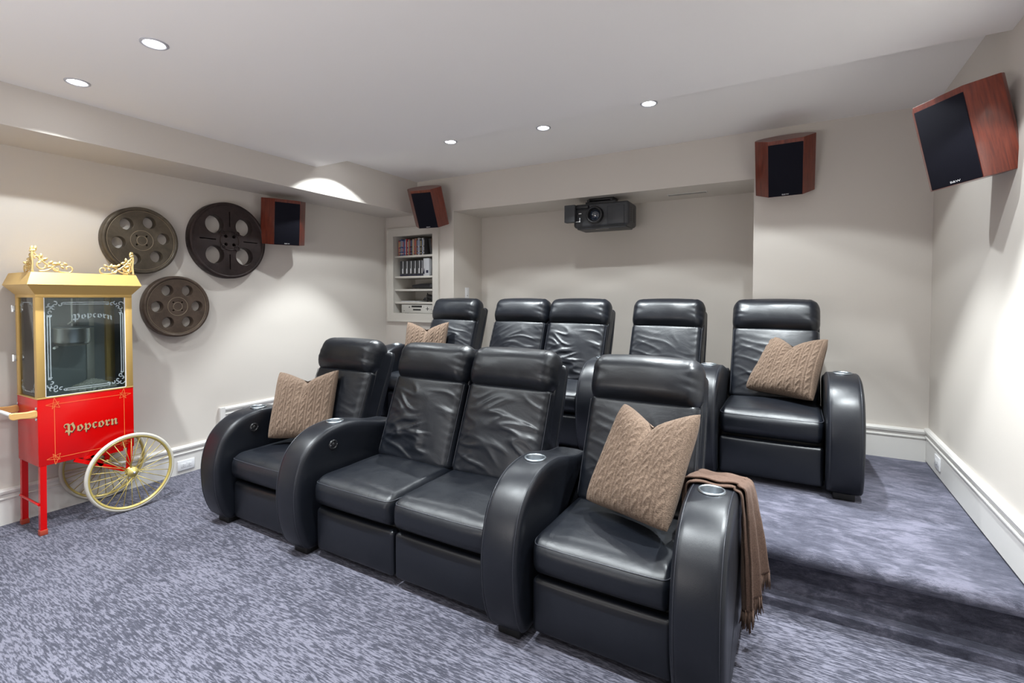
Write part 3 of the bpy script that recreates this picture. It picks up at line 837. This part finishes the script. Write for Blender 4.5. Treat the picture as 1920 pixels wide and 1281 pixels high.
tag(mk('paper_stack', bbox((-3.84, YB+.03, 1.2965), (-3.60, YB+.22, 1.306), .001), cmat('case pale', (.55, .56, .58))), 'flat white papers lying on the fourth shelf', 'paper')
t = thing('av_receiver', 'silver stereo receiver with two dark displays on the bottom shelf', 'receiver', (-3.597, YB+.02, CZ0))
mk('chassis', box((-.225, .01, .006), (.225, .30, .098)), 'proj', t, smooth=False)
mk('faceplate', bbox((-.23, 0, .004), (.23, .012, .100), .003), 'silver', t)
mk('display', bbox((-.083, -.001, .068), (.065, .001, .088), .001), 'projd', t)
mk('display', bbox((-.062, -.001, .034), (.050, .001, .050), .001), 'projd', t)
mk('knob', join(mv(lathe([(.0001, -.006), (.006, -.006), (.006, 0)], 12, 'y'), (-.112, 0, .070)), mv(lathe([(.0001, -.004), (.004, -.004), (.004, 0)], 12, 'y'), (-.19, 0, .030))), 'projd', t)
mk('cursor_keys', join(box((.12, -.001, .052), (.165, .001, .058)), box((.139, -.001, .035), (.146, .001, .075)), box((.19, -.001, .045), (.196, .001, .053)), box((.088, -.001, .068), (.094, .001, .074))), 'projd', t, smooth=False)
mk('foot', join(box((-.20, .02, 0), (-.17, .05, .006)), box((.17, .02, 0), (.20, .05, .006))), 'projd', t, smooth=False)

# ------------------------------------------------------------------ small wall fittings
t = thing('light_switch', 'white dimmer switch plate in the niche left side wall', 'light switch', (NX0, 4.37, 1.395))
mk('plate', bbox((0, -.036, -.058), (.006, .036, .058), .002), 'plate', t); mk('paddle', bbox((.005, -.017, -.034), (.009, .017, .036), .001), 'plate', t); mk('slider', box((.008, -.014, -.030), (.0095, .008, -.026)), 'dark', t, smooth=False)
def outlet(label, loc, rz, s=1):
    t = thing('wall_outlet', label, 'outlet', loc, rz)     # local: faces +x, long side along y
    mk('plate', bbox((0, -.060, -.038), (.007, .060, .038), .002), 'plate', t)
    for c in (-.021, .021):
        f = mk('socket', bbox((.006, c-.017, -.017), (.009, c+.017, .017), .002), 'plate', t)
        mk('slot', join(box((.0088, c-.006, .004), (.0094, c+.002, .006)), box((.0088, c-.006, -.006), (.0094, c+.002, -.004)), box((.0088, c+.007, -.0015), (.0094, c+.011, .0015))), 'dark', f, smooth=False)
outlet('white double outlet in the left baseboard right of the cart wheel', (XL+.016, 1.985, .066), 0)
outlet('white outlet in the right wall baseboard above the raised carpet', (XR-.016, 3.79, .365), pi)
t = thing('air_vent', 'long slotted air vent in the niche ceiling right of the projector', 'vent', (-.815, 4.42, ZN))
mk('frame', bbox((-.165, -.03, -.005), (.165, .03, 0), .002), 'trim', t)
for k in range(26): mk('slat', SHARED['slat'] if 'slat' in SHARED else box((-.0025, -.022, -.0065), (.0025, .022, -.004)), 'dark', t, smooth=False, loc=(-.15+k*.012, 0, 0)); SHARED.setdefault('slat', t.children[-1].data)

# ------------------------------------------------------------------ popcorn cart
def cart():
    xf_, xb, ya, yb = -3.662, -3.972, 1.040, 1.500
    O = Vector(((xf_+xb)/2, (ya+yb)/2, 0))
    t = thing('popcorn_cart', 'red and gold popcorn machine cart with glass case and spoked wheels', 'popcorn machine', O)
    def P(name, vf, m, parent=None, smooth='auto', kind=None):
        v = [(p[0]-O.x, p[1]-O.y, p[2]-O.z) for p in vf[0]]
        return mk(name, (v, vf[1]), m, parent or t, smooth, kind=kind)
    z0, z1, z2 = .392, .775, 1.345
    body = P('cabinet', bbox((xb, ya, z0), (xf_, yb, z1), .003), 'red')
    # pinstripes with star corners and lettering
    X = xf_+.0012
    ys, ye, zs, ze = 1.112, 1.448, .425, .735
    def line(a, b, w=.0017): 
        a, b = Vector(a), Vector(b); d = (b-a).normalized(); n = Vector((-d.y, d.x))*w
        return [(X, p.x, p.y) for p in (a-n, b-n, b+n, a+n)], [(0, 1, 2, 3)]
    ls = []
    for (cy, sy) in ((ys, 1), (ye, -1)):
        for (cz, sz) in ((zs, 1), (ze, -1)):
            c = Vector((cy, cz)); A = c+Vector((-sy*.038, 0)); Bq = c+Vector((0, -sz*.038)); C2 = c+Vector((sy*.022, -sz*.012)); D2 = c+Vector((-sy*.010, sz*.026)); E2 = c+Vector((sy*.024, sz*.022))
            for a, b in ((A, C2), (C2, D2), (Bq, E2), (A, E2), (Bq, D2)): ls.append(line(a, b, .0011))
    for a, b in (((ys, zs), (ye, zs)), ((ys, ze), (ye, ze)), ((ys, zs), (ys, ze)), ((ye, zs), (ye, ze))): ls.append(line(a, b, .0012))
    P('pinstripe', join(*ls), 'stripe', body, False, kind='stuff')
    tx = text2d('\U0001D57B\U0001D594\U0001D595\U0001D588\U0001D594\U0001D597\U0001D593', .082, .001)
    wd = max(v[0] for v in tx[0])-min(v[0] for v in tx[0]); k = .262/max(wd, .01)
    def place(dx, dy, dz, tx=tx, k=k, yc=1.283, zc=.556, sx=1.0, rise=.03, X0=X):
        # the word climbs slightly to the right, as on the panel
        return [(X0+dx, yc+dy+v[0]*k*sx, zc+dz+v[1]*k+rise*(v[0]*k/.13)**2*0) for v in tx[0]], tx[1]
    P('lettering_shade', place(.0002, .004, -.004), 'letterd', body, False, kind='stuff')
    P('lettering', place(.0014, 0, 0), 'letter', body, False, kind='stuff')
    # glass case: posts, rails, panes
    w = .036
    for (x0, y0) in ((xf_-w, ya), (xf_-w, yb-w), (xb, ya), (xb, yb-w)):
        ww = w
        P('corner_post', bbox((x0, y0, z1), (x0+ww, y0+ww, z2), .002), 'gold')
    for a_, b_ in (((xb+.012, ya), (xf_-.012, ya+.012)), ((xb+.012, yb-.012), (xf_-.012, yb)), ((xf_-.012, ya), (xf_, yb)), ((xb, ya), (xb+.012, yb))): P('top_rail', bbox((*a_, z2), (*b_, z2+.0165), .001), 'gold')
    P('sill', join(bbox((xf_-.01, ya, z1-.003), (xf_+.002, yb, z1+.004), .001), bbox((xb, ya-.002, z1-.003), (xf_, ya+.01, z1+.004), .001)), 'gold')
    fg = P('front_pane', box((xf_-.012, ya+w, z1), (xf_-.008, yb-w, z2)), 'glass', smooth=False)
    P('pane_edge', join(box((xf_-.008, ya+w, z1+.001), (xf_-.003, yb-w, z1+.007)), box((xf_-.008, ya+w, z1), (xf_-.003, ya+w+.004, z2)), box((xf_-.008, yb-w-.004, z1), (xf_-.003, yb-w, z2))), 'plate', fg, False)
    sg = P('side_pane', box((xb+w, ya+.008, z1), (xf_-w, ya+.012, z2)), 'glass', smooth=False)
    P('side_pane', box((xb+w, yb-.012, z1), (xf_-w, yb-.008, z2)), 'glass', smooth=False)
    # back door of grey metal with glass slots
    P('back_panel', join(box((xb+.004, ya+w, z1), (xb+.010, yb-w, z2))), 'greym', smooth=False)
    P('inner_panel', join(bbox((xb+.02, ya+.09, z1+.30), (xb+.10, ya+.30, z2-.005), .003)), 'greym')
    P('inner_strip', bbox((xb+.011, ya+.325, z1+.02), (xb+.025, ya+.365, z2-.01), .002), 'silver')
    P('floor_tray', box((xb+.01, ya+.012, z1), (xf_-.013, yb-.012, z1+.006)), 'steel', smooth=False)
    # etching on the front pane
    XE = xf_-.0075
    def el(a, b, w=.0022):
        a, b = Vector(a), Vector(b); d = (b-a).normalized(); n = Vector((-d.y, d.x))*w
        return [(XE, p.x, p.y) for p in (a-n, b-n, b+n, a+n)], [(0, 1, 2, 3)]
    y0, y1, a0, a1 = ya+w+.016, yb-w-.012, z1+.03, z2-.028
    def ribbon(pts, w, ax='x', c=XE):
        V = []; n = len(pts)
        for i in range(n):
            a = Vector(pts[max(0, i-1)]); b = Vector(pts[min(n-1, i+1)]); d = (b-a).normalized(); nn = Vector((-d.y, d.x))*(w[i] if isinstance(w, list) else w)
            p = Vector(pts[i])
            for q in (p-nn, p+nn): V.append((c, q.x, q.y) if ax == 'x' else (q.x, c, q.y))
        return V, [(2*i, 2*i+1, 2*i+3, 2*i+2) for i in range(n-1)]
    def spiral(cx, cy, r0, r1, th0, th1, n=22): return [(cx+(r0+(r1-r0)*i/n)*cos(th0+(th1-th0)*i/n), cy+(r0+(r1-r0)*i/n)*sin(th0+(th1-th0)*i/n)) for i in range(n+1)]
    def corner(cx, cz, sx, sz, S, ax='x', c=XE, f=.0024):
        out = []
        for (dx, dz, r, th) in ((.010, .010, .015, 0), (.030, .006, .012, 2), (.048, .011, .010, 1), (.066, .007, .008, 3), (.006, .030, .012, 2.6), (.012, .048, .010, 4), (.008, .066, .008, .5), (.025, .024, .011, 5)):
            P_ = spiral(cx+sx*dx*S, cz+sz*dz*S, r*S, .002*S, th, th+sx*sz*4.6)
            out.append(ribbon(P_, f*S, ax, c))
        return out
    et = []
    for i, g_ in ((0, .0), (1, .011)):
        et += [el((y0+g_, a0+.07), (y0+g_, a1-.07)), el((y1-g_, a0+.07), (y1-g_, a1-.07)), el((y0+.07, a0+g_), (y1-.07, a0+g_)), el((y0+.07, a1-g_), (y1-.07, a1-g_))]
    for (cy, sy) in ((y0, 1), (y1, -1)):
        for (cz, sz) in ((a0, 1), (a1, -1)): et += corner(cy, cz, sy, sz, 1.15)
    P('etched_border', join(*et), 'etch', fg, False, kind='stuff')
    e2 = text2d('Popcorn', .06, .0005) if False else tx
    ke = .20/max(wd, .01)
    P('etched_lettering', [[(XE, 1.30+v[0]*ke, 1.225+v[1]*ke*.9-.02*(v[0]*ke/.1)**2) for v in tx[0]], tx[1]], 'etch2', fg, False, kind='stuff')
    es = []
    ysd = ya+.0075
    for (cx, sx) in ((xb+w+.02, 1), (xf_-w-.02, -1)):
        for (cz, sz) in ((a0, 1), (a1, -1)): es += corner(cx, cz, sx, sz, .8, 'y', ysd)
    es.append(ribbon([(xb+w+.06, a0), (xf_-w-.06, a0)], .002, 'y', ysd)); es.append(ribbon([(xb+w+.06, a1), (xf_-w-.06, a1)], .002, 'y', ysd))
    P('etched_border', join(*es), 'etch', sg, False, kind='stuff')
    # roof: flared lantern shape
    def ringr(e, z): return [(xf_+e[0], ya-e[1], z), (xf_+e[0], yb+e[2], z), (xb-e[3], yb+e[2], z), (xb-e[3], ya-e[1], z)]
    R0 = ringr((.0, .0, .0, .0), z2+.0168); Rm = ringr((.004, .004, .004, .004), z2+.022); R1 = ringr((.052, .046, .034, .03), 1.418); R2 = ringr((.020, .020, .016, .02), 1.487)
    V = R0+Rm+R1+R2; F = []
    for k_ in range(3):
        for i in range(4): j = (i+1) % 4; F.append((k_*4+i, k_*4+j, (k_+1)*4+j, (k_+1)*4+i))
    F.append((12, 13, 14, 15)); F.append((3, 2, 1, 0))
    roof = P('roof', (V, F), 'gold', smooth=False)
    # cast scroll crests standing on the two front corners of the roof
    def crest(sx, yc, xc):
        out = []
        def wing(tr):
            S = 1.0
            paths = [spiral(.158, .022, .022, .008, -1.6, 3.6), catmull([(.158, .0, ), (.12, .004), (.085, .026), (.05, .055), (.02, .09), (.006, .115)], 6),
                     spiral(.045, .035, .030, .010, 1.2, 6.6), catmull([(.03, .004), (.07, .012), (.10, .040), (.14, .046)], 6), spiral(.02, .078, .016, .006, -1, 4), catmull([(.0, .0), (.004, .05), (.0, .1), (.012, .128)], 6),
                     spiral(.105, .018, .014, .005, 3.1, 8)]
            for p in paths: out.append(tube([tr(*q) for q in p], .0043, 6))
            for (a, b, r) in ((.015, .130, .012), (.010, .118, .011), (.055, .072, .012), (.08, .055, .011), (.10, .048, .014), (.118, .052, .010), (.145, .050, .010), (.075, .03, .010), (.04, .09, .011), (.13, .03, .009), (.03, .05, .009)):
                c = tr(a, b); r *= 1.3
                v, f = lathe([(.0001, -r*.45), (r*.75, -r*.3), (r, 0), (r*.75, r*.3), (.0001, r*.45)], 8, 'x')
                q = noise.noise(Vector((a*40, b*40, 0)))*3
                out.append(xf((v, f), Matrix.Translation(c) @ Matrix.Rotation(q, 4, 'X') @ Matrix.Diagonal((1, 1, .55, 1))))
        wing(lambda a, b, sx=sx: Vector((xc, yc+sx*a, 1.489+b)))
        wing(lambda a, b: Vector((xc-a*.72, yc+sx*.004, 1.489+b)))
        return join(*out)
    P('roof_crest', crest(1, 1.026, xf_+.012), 'goldb', smooth=True); P('roof_crest', crest(-1, 1.508, xf_+.012), 'goldb', smooth=True)
    # kettle and its hanger
    kt = P('kettle', mv(lathe([(.0001, 1.055), (.06, 1.055), (.078, 1.063), (.085, 1.080), (.085, 1.155), (.089, 1.160), (.085, 1.163), (.0001, 1.163)], 40), (-3.80, 1.245, 0)), 'steel', smooth=True)
    P('kettle_lid', join(mv(lathe([(.0001, 1.172), (.088, 1.170), (.090, 1.164), (.088, 1.163)], 36), (-3.80, 1.245, 0)), bbox((-3.81, 1.325, 1.160), (-3.79, 1.37, 1.168), .002)), 'greym', kt)
    P('stirrer', join(tube([(-3.80, 1.245, 1.17), (-3.80, 1.245, 1.34)], .005, 8), tube([(-3.80, 1.245, 1.19), (-3.78, 1.235, 1.20), (-3.78, 1.215, 1.185)], .004, 6)), 'steel', kt)
    P('kettle_hanger', bbox((-3.86, 1.285, 1.11), (-3.82, 1.335, 1.345), .003), 'greym', kt)
    P('kettle_handle', tube(catmull([(-3.80, 1.175, 1.052), (-3.79, 1.155, 1.045), (-3.77, 1.150, 1.047)], 4), .007, 8), 'steel', kt)
    # heap of popcorn
    pv = []
    for i in range(420):
        a = random.uniform(0, 2*pi); q = sqrt(random.random()); px = -3.78+q*.085*cos(a); py = 1.335+q*.11*sin(a); pz = z1+.010+.055*(1-q)**.8*random.uniform(.75, 1)
        r = random.uniform(.007, .011)
        v, f = rbox((0, 0, 0), (2*r, 2*r, 2*r), (r*.9,)*3, (1, 1, 1), 1, lambda x, y, z: [x*random.uniform(.8, 1.2), y*random.uniform(.8, 1.2), z*random.uniform(.8, 1.2)])
        pv.append(mv((v, f), (px, py, pz)))
    P('popcorn', join(*pv), 'popcorn', smooth=True, kind='stuff')
    # hinges on the left rear edge
    for z in (.99, 1.28): P('hinge', join(bbox((xb-.004, ya-.012, z-.018), (xb+.02, ya+.001, z+.018), .002), tube([(xb-.004, ya-.012, z-.02), (xb-.004, ya-.012, z+.02)], .005, 8)), 'chrome')
    # legs with stretcher
    lw = .028
    def leg(x0, y0):
        V = [(x0, y0, z0), (x0+lw, y0, z0), (x0+lw, y0+lw, z0), (x0, y0+lw, z0), (x0, y0-.004, .018), (x0+lw, y0-.004, .018), (x0+lw, y0+lw-.004, .018), (x0, y0+lw-.004, .018)]
        return V, box((0, 0, 0), (1, 1, 1))[1]
    for x0 in (xf_-lw-.001, xb+.001):
        l = P('leg', leg(x0, ya+.006), 'red', smooth=False)
        P('foot_cap', bbox((x0-.002, ya-.001, 0), (x0+lw+.002, ya+lw+.006, .030), .002), cmat('worn red cap', (.42, .06, .03)), l)
    P('stretcher', tube([(xb+.01, ya+.002, .175), (xf_-.012, ya+.002, .175)], .007, 10), 'red')
    # axle brackets
    hy, hz = 1.468, .243
    for x0 in (xf_-.006, xb-.004):
        a = bbox((x0-.006, 0, 0), (x0+.006, 1, 1), .0005)
        def bar(p, q, w=.011):
            p, q = Vector(p), Vector(q); d = (q-p).normalized(); n = Vector((-d.y, d.x))*w
            return prismx([p-n, q-n, q+n, p+n], x0-.008, x0+.008)
        def prismx(poly, xa, xb_):
            n = len(poly); V = [(xa, p.x, p.y) for p in poly]+[(xb_, p.x, p.y) for p in poly]
            return V, [tuple(range(n)), tuple(range(n, 2*n))[::-1]]+[(i, n+i, n+(i+1) % n, (i+1) % n) for i in range(n)]
        P('axle_bracket', join(bar((1.20, z0-.004), (hy, hz)), bar((yb-.02, z0+.03), (hy, hz), .013), bar((1.24, z0-.006), (1.44, z0-.006), .008), bar((1.28, z0), (1.33, z0-.075), .010)), 'red', smooth=False)
    P('axle', tube([(xb-.03, hy, hz), (xf_+.06, hy, hz)], .009, 12), 'steel')
    # wheels
    R = .243
    def wheel(xw):
        wt = P('wheel', mv(lathe([(R+.000+.011*cos(a)-.011, .011*sin(a)) for a in [2*pi*i/10 for i in range(10)]], 72, 'x', True), (xw, hy, hz)), 'tire', smooth=True)
        wt['label'] = 'spoked wheel with pale rubber tire'
        P('rim', mv(lathe([(R-.021, -.010), (R-.018, -.011), (R-.018, .011), (R-.021, .010), (R-.028, .006), (R-.030, 0), (R-.028, -.006)], 72, 'x', True), (xw, hy, hz)), 'goldw', wt, True)
        hb = mv(lathe([(.0001, .034), (.010, .034), (.013, .028), (.019, .026), (.024, .018), (.030, .016), (.031, .012), (.018, .008), (.018, -.012), (.030, -.016), (.030, -.020), (.0001, -.022)], 28, 'x'), (xw, hy, hz))
        P('hub', hb, 'goldw', wt, True)
        P('hub_cap', mv(lathe([(.0001, .042), (.006, .040), (.009, .034)], 16, 'x'), (xw, hy, hz)), 'chrome', wt, True)
        n = 28
        for i in range(n):
            side = 1 if i % 2 else -1; a = 2*pi*i/n; ah = a+(.32 if (i//2) % 2 else -.32)
            p = Vector((xw+side*.013, hy+.027*cos(ah), hz+.027*sin(ah))); q = Vector((xw, hy+(R-.027)*cos(a), hz+(R-.027)*sin(a)))
            P('spoke', tube([p, q], .0022, 5), 'goldw', wt, True)
    wheel(xf_+.040); wheel(xb-.022)
    # push handles
    for x0 in (xf_-.012, xb+.012):
        hz0 = .694
        pr = catmull([(1.040, .012), (1.030, .020), (1.0, .017), (.96, .020), (.935, .021), (.928, .010), (.930, -.008), (.945, -.018), (.97, -.016), (1.0, -.020), (1.03, -.024), (1.040, -.016)], 3, True)
        V = []; n = len(pr)
        for dx, s in ((-.009, .8), (-.006, 1), (.006, 1), (.009, .8)):
            for y, z in pr: V.append((x0+dx, y, hz0+z*s))
        F = [(k_*n+i, k_*n+(i+1) % n, (k_+1)*n+(i+1) % n, (k_+1)*n+i) for k_ in range(3) for i in range(n)]+[tuple(range(n))[::-1], tuple(range(3*n, 4*n))]
        h = P('push_handle', (V, F), 'maple', smooth='auto')
        P('handle_bolt', join(bbox((x0-.008, ya-.006, hz0+.022), (x0+.008, ya+.001, hz0+.036), .002), bbox((x0-.008, ya-.006, hz0-.040), (x0+.008, ya+.001, hz0-.026), .002)), 'chrome', h)
    P('handle_bar', tube([(xb+.012, .945, .700), (xf_-.012, .945, .700)], .010, 12), 'plate')
cart()
